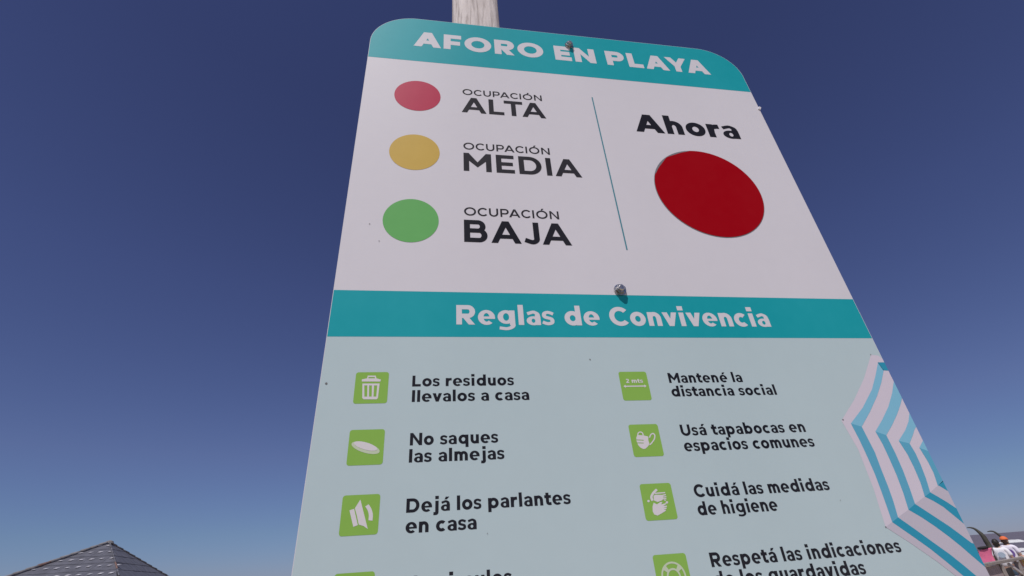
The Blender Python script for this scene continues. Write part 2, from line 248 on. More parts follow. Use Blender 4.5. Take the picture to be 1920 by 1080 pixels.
def glyph(c, w):
    h = w * .86; X = .745; A_ = 1.05; D_ = -.27
    acc = None
    if c in 'áéÓ':
        base = {'á': 'a', 'é': 'e', 'Ó': 'O'}[c]; P, W = glyph(base, w)
        top = 1.06 if c == 'Ó' else X + .07
        hh = .19; P = P + [[(W / 2 - .07, top), (W / 2 + w * .45, top), (W / 2 + .10 + w * .75, top + hh), (W / 2 + .02, top + hh)]]
        return P, W
    if c == 'A':
        W = 1.08 + w * .25; l = w * 1.1; a = l * .52; c0 = W / 2
        xl = lambda y: l / 2 + (c0 - l / 2) * y
        return [[(0, 0), (l, 0), (c0 + a, 1), (c0 - a, 1)], [(W - l, 0), (W, 0), (c0 + a, 1), (c0 - a, 1)], br(xl(.2), .2, W - xl(.2), .2 + h * .92)], W
    if c == 'B':
        W = .80 + w * .3; y = .52; r1 = (1 - y + h / 2) / 2; r2 = (y + h / 2) / 2
        return [br(0, 0, w, 1), br(w * .5, 1 - h, W - .06 - r1, 1), br(w * .5, y - h / 2, W - r1 - .04, y + h / 2), br(w * .5, 0, W - r2, h),
                rs(W - .06 - r1, 1 - r1, r1, r1, w * .95, h, -90, 90), rs(W - r2, r2, r2, r2, w, h, -90, 90)], W
    if c == 'C':
        return [rs(.54, .5, .54, .515, w, h, 42, 318, 34)], .96
    if c == 'D':
        W = .90 + w * .25; rx = .50
        return [br(0, 0, w, 1), br(w * .5, 1 - h, W - rx, 1), br(w * .5, 0, W - rx, h), rs(W - rx, .5, rx, .5, w, h, -90, 90, 26)], W
    if c in 'EF':
        W = .70 + w * .2; P = [br(0, 0, w, 1), br(w * .5, 1 - h, W, 1), br(w * .5, .5 - h / 2, W - .05, .5 + h / 2)]
        if c == 'E': P.append(br(w * .5, 0, W + .01, h))
        else: P[2] = br(w * .5, .43 - h / 2, W - .05, .43 + h / 2)
        return P, W
    if c == 'I': return [br(0, 0, w, 1)], w
    if c == 'J': return [br(.62 - w, .33, .62, 1), *pth([(.62 - w / 2, .36), (.62 - w / 2 - .015, .18), (.34, h / 2 - .01), (.05, .13 + h / 4)], w, h)], .62
    if c == 'L': return [br(0, 0, w, 1), br(w * .5, 0, .68 + w * .15, h)], .68 + w * .15
    if c == 'M':
        W = 1.04 + w * .4; s = w * 1.05
        return [br(0, 0, w, 1), br(W - w, 0, W, 1), [(0, 1), (w * .95, 1), (W / 2, .50), (W / 2, .22), (w * .3, .72)], [(W, 1), (W - w * .95, 1), (W / 2, .50), (W / 2, .22), (W - w * .3, .72)]], W
    if c == 'N':
        W = .90 + w * .3
        return [br(0, 0, w, 1), br(W - w, 0, W, 1), [(0, 1), (w * .95, 1), (W, 0.02), (W, 0), (W - w * .95, 0), (0, .98)]], W
    if c == 'O': return ring(.59, .5, .59, .515, w, h), 1.18
    if c in 'PR':
        W = .80 + w * .3; r = .34 if c == 'P' else .335
        P = [br(0, 0, w, 1), br(w * .5, 1 - h, W - r, 1), br(w * .5, 1 - 2 * r, W - r, 1 - 2 * r + h), rs(W - r, 1 - r, r, r, w, h, -90, 90)]
        if c == 'R': P.append(dg(W - w * .62, 0, w * .62 + .22, .44, w * 1.12)); W += .0
        return P, W
    if c == 'T': W = .84 + w * .2; return [br(0, 1 - h, W, 1), br(W / 2 - w / 2, 0, W / 2 + w / 2, 1)], W
    if c == 'U':
        W = .88 + w * .2; return [br(0, .42, w, 1), br(W - w, .42, W, 1), rs(W / 2, .42, W / 2, .435, w, h, 180, 360, 26)], W
    if c == 'Y':
        W = 1.0 + w * .25; l = w * 1.1; m = W / 2
        return [[(0, 1), (l, 1), (m + w * .5, .40), (m - w * .5, .36)], [(W, 1), (W - l, 1), (m - w * .5, .40), (m + w * .5, .36)], br(m - w / 2, 0, m + w / 2, .45)], W
    # lower case
    rx = .365 + w * .14; ry = X / 2 + .012
    if c == 'a':
        W = .58 + w * .38; t = X * .60; q = min(h * .88, .155)
        return [br(W - w, 0, W, X * .60), *pth([(.055, X - .165), (.20, X - q * .72), (.34, X - q * .46), (W - w * .95, X - q * .62), (W - w * .58, X - .17), (W - w * .5, X * .5)], w * .98, q, 4),
                *ring(W / 2 - .01, t / 2 - .004, W / 2 - .01, t / 2 + .008, w * .92, min(h * .72, .125))], W
    if c in 'bdpqg':
        W = 2 * rx + .02; P = ring(rx if c in 'dqg' else W - rx, X / 2, rx, ry, w, h)
        if c == 'b': P.append(br(0, 0, w, A_))
        if c == 'd': P.append(br(W - w, 0, W, A_))
        if c == 'p': P.append(br(0, D_, w, X))
        if c == 'q': P.append(br(W - w, D_, W, X))
        if c == 'g':
            P = ring(rx, X / 2 + .03, rx, ry - .03, w, min(h * .88, .16))
            P += [br(W - w, .02, W, X), *pth([(W - w / 2, .10), (W - w / 2 - .015, -.09), (W * .52, D_ + .075), (.07, D_ + .11)], w, .15)]
        return P, W
    if c == 'c': return [rs(rx, X / 2, rx, ry, w, h, 48, 312, 28)], 2 * rx - .08
    if c == 'e': q = min(h * .9, .165); return [rs(rx, X / 2, rx, ry, w, q, -12, 312, 34), br(w * .6, X * .5 - .075, 2 * rx - .02, X * .5 + .045)], 2 * rx
    if c == 'o': return ring(rx, X / 2, rx, ry, w, h), 2 * rx
    if c in 'hnm':
        top = A_ if c == 'h' else X
        if c == 'm':
            a = .57 + w * .35; W = 2 * a - w
            return [br(0, 0, w, X), br(a - w, 0, a, X * .58), br(W - w, 0, W, X * .58), rs(a / 2, X * .56, a / 2, X * .455, w, h, 0, 180), rs(a / 2 + a - w, X * .56, a / 2, X * .455, w, h, 0, 180)], W
        W = .62 + w * .3
        return [br(0, 0, w, top), br(W - w, 0, W, X * .56), rs(W / 2, X * .55, W / 2, X * .465, w, h, 0, 180)], W
    if c == 'u':
        W = .62 + w * .3
        return [br(W - w, 0, W, X), br(0, X * .44, w, X), rs(W / 2, X * .45, W / 2, X * .465, w, h, 180, 360)], W
    if c == 'i': s = w * .08; return [br(s, 0, w + s, X), br(0, X + .12, w + 2 * s, X + .12 + w * .92)], w + 2 * s
    if c == 'j': return [br(.10, -.05, .10 + w, X), br(.09, X + .12, .11 + w, X + .12 + w * .92), *pth([(.10 + w / 2, .02), (.10 + w / 2 - .01, -.12), (.10 + w * .1, D_ + h * .5), (-.03, D_ + h * .55)], w, h)], .10 + w
    if c == 'l': return [br(0, 0, w, A_)], w
    if c == 'r': return [br(0, 0, w, X), *pth([(w * .55, X * .45), (w * .75, X * .74), (w + .10, X - h * .55), (.40 + w * .45, X - h * .5)], w * .95, h * 1.05)], .40 + w * .4
    if c == 's':
        W = .50 + w * .30; a = min(w * .84, .205); q = min(h * .84, .158)
        return pth([(W - .03, X - .17), (W * .76, X - q * .72), (W * .50, X - q * .48), (W * .24, X - q * .75), (a * .5, X * .725), (W * .22, X * .575),
                    (W * .50, X * .50), (W * .78, X * .425), (W - a * .5, X * .265), (W * .76, q * .72), (W * .48, q * .46), (W * .22, q * .66), (.01, .16)], a, q, 4), W
    if c == 't':
        W = .44 + w * .4
        return [br(.11, .24, .11 + w, .93), br(0, X - h, W, X), *pth([(.11 + w / 2, .32), (.125 + w / 2, .17), (.18 + w * .75, h * .5), (W, h * .55)], w, h)], W
    if c == 'v':
        W = .70 + w * .3; l = w * 1.08; m = W / 2
        return [[(0, X), (l, X), (m + l * .45, 0), (m - l * .45, 0)], [(W, X), (W - l, X), (m - l * .45, 0), (m + l * .45, 0)]], W
    if c == '2': return [*pth([(.06, .80), (.30, 1 - h / 2), (.55, .74), (.42, .45), (.10, h * .6)], w, h), br(0.02, 0, .66, h)], .68
    raise ValueError(c)

_gc = {}
SIDE = {'A': .02, 'Y': .02, 'v': .02, 'T': .03, 'O': .055, 'C': .05, 'o': .045, 'c': .045, 'e': .045, 's': .04, 'a': .05, 't': .03, 'r': .06, 'L': .07, 'J': .04}
def text(name, s, x0, x1, zb, cap, w, y, m, parent, label=None, track=0.0, gap=.52):
    cx = 0; items = []; prev = None
    for ch in s:
        if ch == ' ': cx += gap; prev = None; continue
        if (ch, w) not in _gc:
            P, W = glyph(ch, w); _gc[ch, w] = (*fill([[(a * 10, b * 10) for a, b in p] for p in P]), W)
        v, f, W = _gc[ch, w]
        sb = SIDE.get(ch, .09 * (1 - w * .4))
        if prev is not None: cx += SIDE.get(prev, .09 * (1 - w * .4)) + sb + track
        if prev and prev + ch in ('LA', 'AY', 'YA', 'LT', 'TA', 'PA', 'AT'): cx -= {'LA': -.02, 'LT': .12}.get(prev + ch, .13)
        items.append((v, f, cx)); cx += W; prev = ch
        if ch in 'LF' : pass
    sx = (x1 - x0) / cx; V, F = [], []
    for v, f, ox in items:
        k = len(V); V += [(x0 + (a / 10 + ox) * sx, y, zb + b / 10 * cap) for a, b in v]
        for t in f:
            a, b, c = (v[i] for i in t[:3])
            cr = (b[0] - a[0]) * (c[1] - a[1]) - (b[1] - a[1]) * (c[0] - a[0])
            F.append([k + i for i in (t if cr > 0 else t[::-1])])
    o = link_mesh(name, V, F, m, parent)
    if label: o['label'] = label
    print('TEXT %-26s natural/cap ratio: sx %.4f cap %.4f' % (s, sx, cap))
    return o

# ------------------------------------------------------------------ SETTING: ground, sea
CO = Vector((math.sin(R(52)), math.cos(R(52)), 0)); CL = Vector((CO.y, -CO.x, 0))      # towards the sea, along the shore
def sst(a, b, x): t = max(0, min(1, (x - a) / (b - a))); return t * t * (3 - 2 * t)
def ground_z(d): return -.45 * sst(7, 16, d) - 2.75 * sst(36, 135, d)
m_sand = mat('sand', (.44, .37, .27), .95, var=.28, scale=1.6, bump=.5, detail=9, spec=.2)
dd = [-6000, -1500, -300, -60, -20, -8, 0, 4] + [6 + i for i in range(0, 34)] + [42 + 6 * i for i in range(17)] + [150, 200]
ll = [-9000, -2500, -600, -200, -90] + [-60 + 5 * i for i in range(25)] + [90, 200, 600, 2500, 9000]
V, F = [], []
for d in dd:
    for l in ll:
        p = CO * d + CL * l; n = noise.noise(Vector((p.x * .35, p.y * .35, 0))) * .05 if (d > 5 and d < 140 and abs(l) < 80) else 0
        V.append((p.x, p.y, ground_z(d) + n))
nl = len(ll)
for i in range(len(dd) - 1):
    for j in range(nl - 1): F.append((i * nl + j, i * nl + j + 1, (i + 1) * nl + j + 1, (i + 1) * nl + j))
o = link_mesh('sand_ground', V, F, m_sand, smooth=True); o['kind'] = 'structure'; o['label'] = 'pale beach sand sloping down to the sea'

SEA = -2.5
m_sea = mat('sea_water', (.155, .135, .16), .55, scale=.05, stretch=(1, 1, 1), bump=.0, col2=(.13, .115, .14), coords='Object', spec=.35)
nt = m_sea.node_tree
wv = nt.nodes.new('ShaderNodeTexNoise'); wv.inputs['Scale'].default_value = .6; wv.inputs['Detail'].default_value = 6
bp = nt.nodes.new('ShaderNodeBump'); bp.inputs['Strength'].default_value = 1; bp.inputs['Distance'].default_value = .5
tc = nt.nodes.new('ShaderNodeTexCoord'); nt.links.new(tc.outputs['Object'], wv.inputs['Vector'])
nt.links.new(wv.outputs['Fac'], bp.inputs['Height']); nt.links.new(bp.outputs[0], nt.nodes['Principled BSDF'].inputs['Normal'])
V, F = [], []
dd = [90 + 3 * i for i in range(60)] + [280, 300, 340, 400, 500, 700, 1000, 2000, 5000, 12000, 30000]
ll = [-40000, -9000, -2500, -900, -400] + [-240 + 12 * i for i in range(41)] + [400, 900, 2500, 9000, 40000]
for d in dd:
    for l in ll:
        p = CO * d + CL * l; wz = 0
        if d < 270 and abs(l) < 250: wz = .16 * math.sin(d * .42 + 1.3 * noise.noise(Vector((l * .02, d * .02, 3)))) + .1 * noise.noise(Vector((l * .06, d * .15, 0)))
        V.append((p.x, p.y, SEA + wz))
nl = len(ll)
for i in range(len(dd) - 1):
    for j in range(nl - 1): F.append((i * nl + j, i * nl + j + 1, (i + 1) * nl + j + 1, (i + 1) * nl + j))
o = link_mesh('sea', V, F, m_sea, smooth=True); o['kind'] = 'structure'; o['label'] = 'grey blue sea reaching the horizon'

m_foam = mat('sea_foam', (.80, .80, .80), .8, var=.35, scale=1.2, detail=6)
bm = bmesh.new()                                     # breaking wave crests: low irregular ridges of foam
def crest(d0, l0, l1, wid, hgt, seed):
    n = int((l1 - l0) / 1.1); prev = None
    for i in range(n + 1):
        l = l0 + (l1 - l0) * i / n
        dv = d0 + 9.0 * noise.noise(Vector((l * .045, seed, 0))) + 2.5 * noise.noise(Vector((l * .3, seed, 2)))
        g = max(0.0, .55 + 1.1 * noise.noise(Vector((l * .09, seed, 7))) + .5 * noise.noise(Vector((l * .5, seed, 9)))) * min(1, i / 4, (n - i) / 4 + .01)
        w = wid * g; hh = hgt * g
        row = []
        for t, z in ((-.5, -.25), (-.25, hh * .7), (0, hh), (.35, hh * .5), (1.0, -.25)):
            p = CO * (dv + w * t) + CL * l; row.append(bm.verts.new((p.x, p.y, SEA + .18 + z)))
        if prev:
            for k in range(4): bm.faces.new((prev[k], prev[k + 1], row[k + 1], row[k]))
        prev = row
for a in FOAM: crest(*a)
o = from_bm('breaking_wave_foam', bm, m_foam, smooth=True); o['kind'] = 'stuff'; o['label'] = 'white foam on waves breaking near the shore'

# ------------------------------------------------------------------ POST behind the sign
def wood_mat(name, c_hi, c_lo, c_crack, sc=1.0):
    m = bpy.data.materials.new(name); m.use_nodes = True; nt = m.node_tree; b = nt.nodes['Principled BSDF']
    b.inputs['Roughness'].default_value = .85; b.inputs['Specular IOR Level'].default_value = .25
    tc = nt.nodes.new('ShaderNodeTexCoord')
    def nz(scale, st, det=6, rough=.6):
        mp = nt.nodes.new('ShaderNodeMapping'); mp.inputs['Scale'].default_value = st
        n = nt.nodes.new('ShaderNodeTexNoise'); n.inputs['Scale'].default_value = scale * sc; n.inputs['Detail'].default_value = det; n.inputs['Roughness'].default_value = rough
        nt.links.new(tc.outputs['Object'], mp.inputs[0]); nt.links.new(mp.outputs[0], n.inputs['Vector']); return n.outputs['Fac']
    def ramp(f, a, b_, ca, cb):
        r = nt.nodes.new('ShaderNodeValToRGB'); r.color_ramp.elements[0].position = a; r.color_ramp.elements[1].position = b_
        r.color_ramp.elements[0].color = (*ca, 1); r.color_ramp.elements[1].color = (*cb, 1); nt.links.new(f, r.inputs[0]); return r.outputs[0]
    def mix(f, a, b_, mode='MIX'):
        x = nt.nodes.new('ShaderNodeMix'); x.data_type = 'RGBA'; x.blend_type = mode
        nt.links.new(f, x.inputs[0]); nt.links.new(a, x.inputs[6]); nt.links.new(b_, x.inputs[7]); return x.outputs[2]
    base = ramp(nz(30, (1, 1, .35), 8), .32, .68, c_lo, c_hi)
    fine = nz(60, (1.6, 1.6, .10), 8, .7)
    fr = ramp(fine, .36, .50, (1, 1, 1), (0, 0, 0))
    dark = ramp(nz(9, (1, 1, .6)), 0, 1, c_crack, c_crack)
    c = mix(fr, base, dark)
    patch = ramp(nz(22, (1.2, 1.2, .9), 9, .7), .60, .70, (0, 0, 0), (.8, .8, .8))
    c = mix(patch, c, ramp(fine, 0, 1, c_crack, c_lo))
    nt.links.new(c, b.inputs['Base Color'])
    bp = nt.nodes.new('ShaderNodeBump'); bp.inputs['Strength'].default_value = .7; bp.inputs['Distance'].default_value = .004
    nt.links.new(fine, bp.inputs['Height']); nt.links.new(bp.outputs[0], b.inputs['Normal']); MATS[name] = m; return m
m_post = wood_mat('whitewashed_wood', (.80, .73, .70), (.64, .57, .54), (.42, .365, .34))
PX0, PX1, PY0, PY1, PZ1 = .1812, .3045, .030, .125, 3.15
post = thing('wooden_post', 'weathered whitewashed wooden post standing behind the beach sign', 'post', ((PX0 + PX1) / 2, (PY0 + PY1) / 2, 0))
nx, nz_ = 28, 160; hx, hy = (PX1 - PX0) / 2, (PY1 - PY0) / 2
V, F = [], []
for k in range(nz_ + 1):
    z = -.6 + (PZ1 + .6) * k / nz_
    for i in range(nx):
        a = 2 * math.pi * (i + .5) / nx
        ca, sa = math.cos(a), math.sin(a); e = .52
        x = hx * math.copysign(abs(ca) ** e, ca); y = hy * math.copysign(abs(sa) ** e, sa)
        n = noise.noise(Vector((x * 30, y * 30, z * 4))) * .0022 + noise.noise(Vector((0, a, z * 1.4))) * .0015
        V.append((x * (1 + n / hx), y * (1 + n / hy), z))
for k in range(nz_):
    for i in range(nx): F.append((k * nx + i, k * nx + (i + 1) % nx, (k + 1) * nx + (i + 1) % nx, (k + 1) * nx + i))
F.append(list(range(nx - 1, -1, -1))); F.append([nz_ * nx + i for i in range(nx)])
link_mesh('shaft', V, F, m_post, post)

# ------------------------------------------------------------------ SIGN
ZT, ZB, SW, CR = 2.6183, .62, .900, .100
Z1, Z2, Z3 = 2.4588, 1.8806, 1.8029
sign = thing('beach_sign', 'tall white and pale blue beach rules sign with teal title bands on a wooden post', 'sign', (0, 0, 0))
sign['group'] = sign.get('group', '') or ''
del sign['group']
def vinyl(name, col, rough=.5, fade=.05, spec=.06):
    m = bpy.data.materials.new(name); m.use_nodes = True; nt = m.node_tree; b = nt.nodes['Principled BSDF']
    b.inputs['Specular IOR Level'].default_value = spec
    tc = nt.nodes.new('ShaderNodeTexCoord')
    def nz(scale, st, det):
        mp = nt.nodes.new('ShaderNodeMapping'); mp.inputs['Scale'].default_value = st
        n = nt.nodes.new('ShaderNodeTexNoise'); n.inputs['Scale'].default_value = scale; n.inputs['Detail'].default_value = det
        nt.links.new(tc.outputs['Object'], mp.inputs[0]); nt.links.new(mp.outputs[0], n.inputs['Vector']); return n.outputs['Fac']
    a = nz(3.0, (1, 1, .6), 6); c = nz(40, (1, 1, 1), 4)
    ad = nt.nodes.new('ShaderNodeMath'); ad.operation = 'MULTIPLY_ADD'; ad.inputs[1].default_value = .25; nt.links.new(c, ad.inputs[0]); nt.links.new(a, ad.inputs[2])
    r = nt.nodes.new('ShaderNodeValToRGB'); r.color_ramp.elements[0].position = .40; r.color_ramp.elements[1].position = .85
    g = sum(col) / 3
    r.color_ramp.elements[0].color = tuple(x * (1 - fade * .6) + g * 0 for x in col) + (1,)
    r.color_ramp.elements[1].color = tuple(min(.9, x * (1 + fade * .4) + .012 * fade * 10) for x in col) + (1,)
    nt.links.new(ad.outputs[0], r.inputs[0]); nt.links.new(r.outputs[0], b.inputs['Base Color'])
    rr = nt.nodes.new('ShaderNodeMapRange'); rr.inputs[3].default_value = rough - .07; rr.inputs[4].default_value = rough + .12
    nt.links.new(a, rr.inputs[0]); nt.links.new(rr.outputs[0], b.inputs['Roughness'])
    bp = nt.nodes.new('ShaderNodeBump'); bp.inputs['Strength'].default_value = .12; bp.inputs['Distance'].default_value = .003
    nt.links.new(a, bp.inputs['Height']); nt.links.new(bp.outputs[0], b.inputs['Normal'])
    MATS[name] = m; return m
K = ALB
m_white = vinyl('white_vinyl', K['white']); m_body = vinyl('pale_blue_vinyl', K['body']); m_teal = vinyl('teal_vinyl', K['teal'], fade=.10)
m_black = vinyl('black_print', K['black'], .45, .15); m_fblack = vinyl('faded_black_print', K['fblack'], .45, .3)
m_green = vinyl('green_print', K['green'], .42, .08); m_icon = vinyl('white_print', K['icon'], .42); m_rim = vinyl('pale_green_print', K['rim'], .42)
m_red = vinyl('faded_red_print', K['red'], .45, .12); m_yel = vinyl('faded_yellow_print', K['yellow'], .45, .12); m_grn = vinyl('mid_green_print', K['dgreen'], .45, .1)
m_big = vinyl('deep_red_vinyl', K['big'], .6, .05, .015); m_grey = vinyl('grey_outline', K['grey'], .5); m_line = vinyl('teal_line', K['line'], .5)
m_edge = mat('panel_core', (.62, .63, .66), .5)
def top_outline(x0, x1, zb, zt, r, n=14):
    P = [(x0, zb), (x1, zb)]
    P += [(x1 - r + r * math.cos(R(90 * i / n)), zt - r + r * math.sin(R(90 * i / n))) for i in range(n + 1)]
    P += [(x0 + r + r * math.cos(R(90 + 90 * i / n)), zt - r + r * math.sin(R(90 + 90 * i / n))) for i in range(n + 1)]
    return P
O = top_outline(0, SW, ZB, ZT, CR); n = len(O)
V = [(x, 0, z) for x, z in O] + [(x, .004, z) for x, z in O]
F = [list(range(n)), list(range(2 * n - 1, n - 1, -1))] + [(i, i + n, (i + 1) % n + n, (i + 1) % n) for i in range(n)]
link_mesh('panel', V, F, [m_white, m_edge], sign, midx=[0, 1] + [1] * n)
L1, L2, L3 = -.00015, -.0003, -.00045
e = .0008
pb = flat('rules_panel', [[(e, ZB + e), (SW - e, ZB + e), (SW - e, Z3), (e, Z3)]], L1, m_body, sign); pb['label'] = 'pale blue lower field of the sign'
hb = flat('title_band', [top_outline(e, SW - e, Z1, ZT - e, CR - e)], L1, m_teal, sign); hb['label'] = 'teal band with rounded top corners'
mb = flat('title_band', [[(e, Z3 + .0002), (SW - e, Z3 + .0002), (SW - e, Z2), (e, Z2)]], L1, m_teal, sign); mb['label'] = 'teal band across the middle of the sign'
# lettering
def T(s, x0, x1, zb, cap, w, m, y=L2, **k):
    return text('lettering', s, x0, x1, zb, cap, w, y, m, sign, **k)
T('AFORO EN PLAYA', .0938, .8114, 2.5128, .0546, .30, m_white, label='white title AFORO EN PLAYA', track=.01)
T('OCUPACIÓN', .2002, .3706, 2.3602, .0183, .185, m_fblack, track=.04, label='small dark word OCUPACIÓN above ALTA')
T('ALTA', .1980, .3743, 2.3053, .0462, .225, m_fblack, track=.03, label='bold dark word ALTA')
T('OCUPACIÓN', .2000, .3708, 2.1990, .0183, .185, m_fblack, track=.04, label='small dark word OCUPACIÓN above MEDIA')
T('MEDIA', .1999, .4289, 2.1427, .0468, .225, m_fblack, track=.03, label='bold dark word MEDIA')
T('OCUPACIÓN', .1992, .3704, 2.0364, .0183, .185, m_fblack, track=.04, label='small dark word OCUPACIÓN above BAJA')
T('BAJA', .1986, .3868, 1.9791, .0474, .225, m_black, track=.03, label='bold dark word BAJA')
T('Ahora', .5699, .8156, 2.2869, .0562, .27, m_black, label='bold black word Ahora')
T('Reglas de Convivencia', .1847, .7140, 1.8238, .0336, .26, m_white, label='white title Reglas de Convivencia')
for (s, x0, x1, zb) in RULES:
    T(s, x0, x1, zb, .0159, .25, m_black, track=.008, label='black words ' + s)
# discs
def disc(cx, cz, r, y, m, label, n=64, rim=None):
    o = flat('printed_disc', [[(cx + r * math.cos(2 * math.pi * i / n), cz + r * math.sin(2 * math.pi * i / n)) for i in range(n)]], y, m, sign); o['label'] = label
    if rim: q = flat('disc_rim', [[(cx + (r + rim) * math.cos(2 * math.pi * i / n), cz + (r + rim) * math.sin(2 * math.pi * i / n)) for i in range(n)]], y + .0001, m_grey, o)
    return o
disc(.1085, 2.3450, .0464, L2, m_red, 'faded red disc beside OCUPACIÓN ALTA')
disc(.1088, 2.1836, .0464, L2, m_yel, 'faded yellow disc beside OCUPACIÓN MEDIA')
disc(.1090, 2.0208, .0466, L2, m_grn, 'green disc beside OCUPACIÓN BAJA')
# the stuck-on red disc is cut slightly out of true at its upper left
n = 90; P = []
for i in range(n):
    a = 2 * math.pi * i / n; r = .1136
    da = math.degrees(a)
    if 96 < da < 160: r = .1136 * min(1.0, .992 + .003 * math.cos((da - 128) * .3)) * (1 - .022 * abs(math.sin(R((da - 96) * 180 / 32))))
    P.append((.6900 + r * math.cos(a), 2.1246 + r * math.sin(a)))
bigd = flat('red_disc', [P], -.0006, m_big, sign); bigd['label'] = 'large dark red disc under the word Ahora'
n = 64; flat('disc_rim', [[(.6898 + .1146 * math.cos(2 * math.pi * i / n), 2.1240 + .1146 * math.sin(2 * math.pi * i / n)) for i in range(n)]], L2, m_grey, bigd)
flat('divider_line', [[(.4852, 1.9735), (.4879, 1.9735), (.4879, 2.3875), (.4852, 2.3875)]], L2, m_line, sign)
# pictogram tiles
TS = .0444
def tile(x, zt, label):
    r = .0035; P = []
    for cx, cz, a0 in ((x + TS - r, zt - r, 0), (x + r, zt - r, 90), (x + r, zt - TS + r, 180), (x + TS - r, zt - TS + r, 270)):
        P += [(cx + r * math.cos(R(a0 + 15 * i)), cz + r * math.sin(R(a0 + 15 * i))) for i in range(7)]
    o = flat('pictogram_tile', [P], L2, m_green, sign); o['label'] = label; return o
XL, XR = .0463, .4273
t1 = tile(XL, 1.7487, 'green tile with a white dustbin'); flat('dustbin_symbol', ART['trash'], L3, m_icon, t1, ART['trash_sub'])
t2 = tile(XL, 1.6695, 'green tile with a white clam shell')
flat('shell_rim', ART['shell_rim'], L3, m_rim, t2); flat('shell_symbol', ART['shell'], L3 - .00015, m_icon, t2)
t3 = tile(XL, 1.5905, 'green tile with a white loudspeaker'); flat('loudspeaker_symbol', ART['speaker'], L3, m_icon, t3)
tile(XL, 1.5085, 'green tile at the lower edge of the photo, left column')
t5 = tile(XR, 1.7460, 'green tile reading 2 mts over a double arrow')
text('lettering', '2 mts', XR + .0095, XR + .0362, 1.7284, .0064, .24, L3, m_icon, t5)
zc = 1.7232
flat('arrow_symbol', [[(XR + .006, zc - .0009), (XR + .0385, zc - .0009), (XR + .0385, zc + .0009), (XR + .006, zc + .0009)],
     [(XR + .004, zc), (XR + .0075, zc - .0024), (XR + .0075, zc + .0024)], [(XR + .0405, zc), (XR + .037, zc + .0024), (XR + .037, zc - .0024)]], L3, m_icon, t5)
t6 = tile(XR, 1.6665, 'green tile with a white face mask'); flat('mask_symbol', ART['mask'], L3, m_icon, t6, ART['mask_sub'])
t7 = tile(XR, 1.5871, 'green tile with two white washing hands'); flat('hands_symbol', ART['hands'], L3, m_icon, t7)
t8 = tile(XR - .0005, 1.5040, 'green tile with a pale lifebuoy')
cx, cz = XR + .0225, 1.4795
def circ2(r0, r1, n=48): return [rs(cx, cz, r1, r1, r1 - r0, r1 - r0, 0, 180), rs(cx, cz, r1, r1, r1 - r0, r1 - r0, 180, 360)]
flat('lifebuoy_symbol', circ2(.0140, .0162) + circ2(.0070, .0092) + [rs(cx, cz, .0141, .0141, .0050, .0050, a - 12, a + 12, 6) for a in (45, 135, 225, 315)], L3, m_rim, t8)
# printed parasol, cut off by the sign's right edge
def clipx(poly, xm):
    out = []
    for i, p in enumerate(poly):
        q = poly[(i + 1) % len(poly)]
        if p[0] <= xm: out.append(p)
        if (p[0] - xm) * (q[0] - xm) < 0:
            t = (xm - p[0]) / (q[0] - p[0]); out.append((xm, p[1] + t * (q[1] - p[1])))
    return out
par = None
for i, (cn, P) in enumerate(ART['umbrella']):
    P = clipx(P, SW - .0003)
    if len(P) < 3: continue
    if cn == 'white':
        par = flat('printed_parasol', [P], L2, vinyl('parasol_white', K['parasol']), sign); par['label'] = 'printed white and blue striped beach parasol cut off by the right edge'
    else:
        flat('grey_gore' if cn == 'parasol_grey' else 'stripe', [P], L3 if cn != 'parasol_grey' else (L2 + L3) / 2, MATS.get('par_' + cn) or vinyl('par_' + cn, K[cn]), par)  # lowest gore is printed in a greyer white
# bolts
m_zinc = mat('galvanised_steel', (.60, .58, .56), .30, metal=.95, var=.35, scale=160, bump=.2)
def bolt(x, z, ang):
    bm = bmesh.new(); Q = Matrix.Rotation(R(90), 4, 'X')
    def cyl(r, y0, y1, seg, r2=None, rot=0):
        bmesh.ops.create_cone(bm, cap_ends=True, segments=seg, radius1=r, radius2=r2 if r2 is not None else r, depth=y1 - y0,
                              matrix=Matrix.Translation((x, -(y0 + y1) / 2 - .0015, z)) @ Q @ Matrix.Rotation(rot, 4, 'Z'))
    o_ = thing  # noqa
    cyl(.0104, 0, .0014, 28); w_ = from_bm('washer', bm, m_zinc); bm = bmesh.new()
    def add(): pass
    bmesh.ops.create_cone(bm, cap_ends=True, segments=6, radius1=.0082, radius2=.0082, depth=.0058, matrix=Matrix.Translation((x, -.0015 - .0043, z)) @ Q @ Matrix.Rotation(ang, 4, 'Z'))
    bmesh.ops.bevel(bm, geom=bm.edges[:], offset=.0006, segments=2, affect='EDGES'); n_ = from_bm('nut', bm, m_zinc); bm = bmesh.new()
    V = []; k = 40
    prof = []
    y = .007
    while y < .0105: prof += [(y, .0046), (y + .0006, .0052)]; y += .0012
    prof += [(.0112, .0040), (.0114, 0.0002)]
    rings = [[bm.verts.new((x + r * math.cos(2 * math.pi * i / 20), -y, z + r * math.sin(2 * math.pi * i / 20))) for i in range(20)] for y, r in prof]
    for A, B in zip(rings, rings[1:]):
        for i in range(20): bm.faces.new((A[i], A[(i + 1) % 20], B[(i + 1) % 20], B[i]))
    b_ = from_bm('bolt', bm, m_zinc, sign); w_.parent = b_; n_.parent = b_
bolt(*BOLTS[0], .3); bolt(*BOLTS[1], .75)
# battens that carry the bolts, between the sign and its post
for zc in (BOLTS[0][1], BOLTS[1][1]):
    bm = bmesh.new(); box(bm, (.40, .0165, zc - .01), (.62, .022, .055), None, .002); from_bm('batten', bm, m_post, sign)
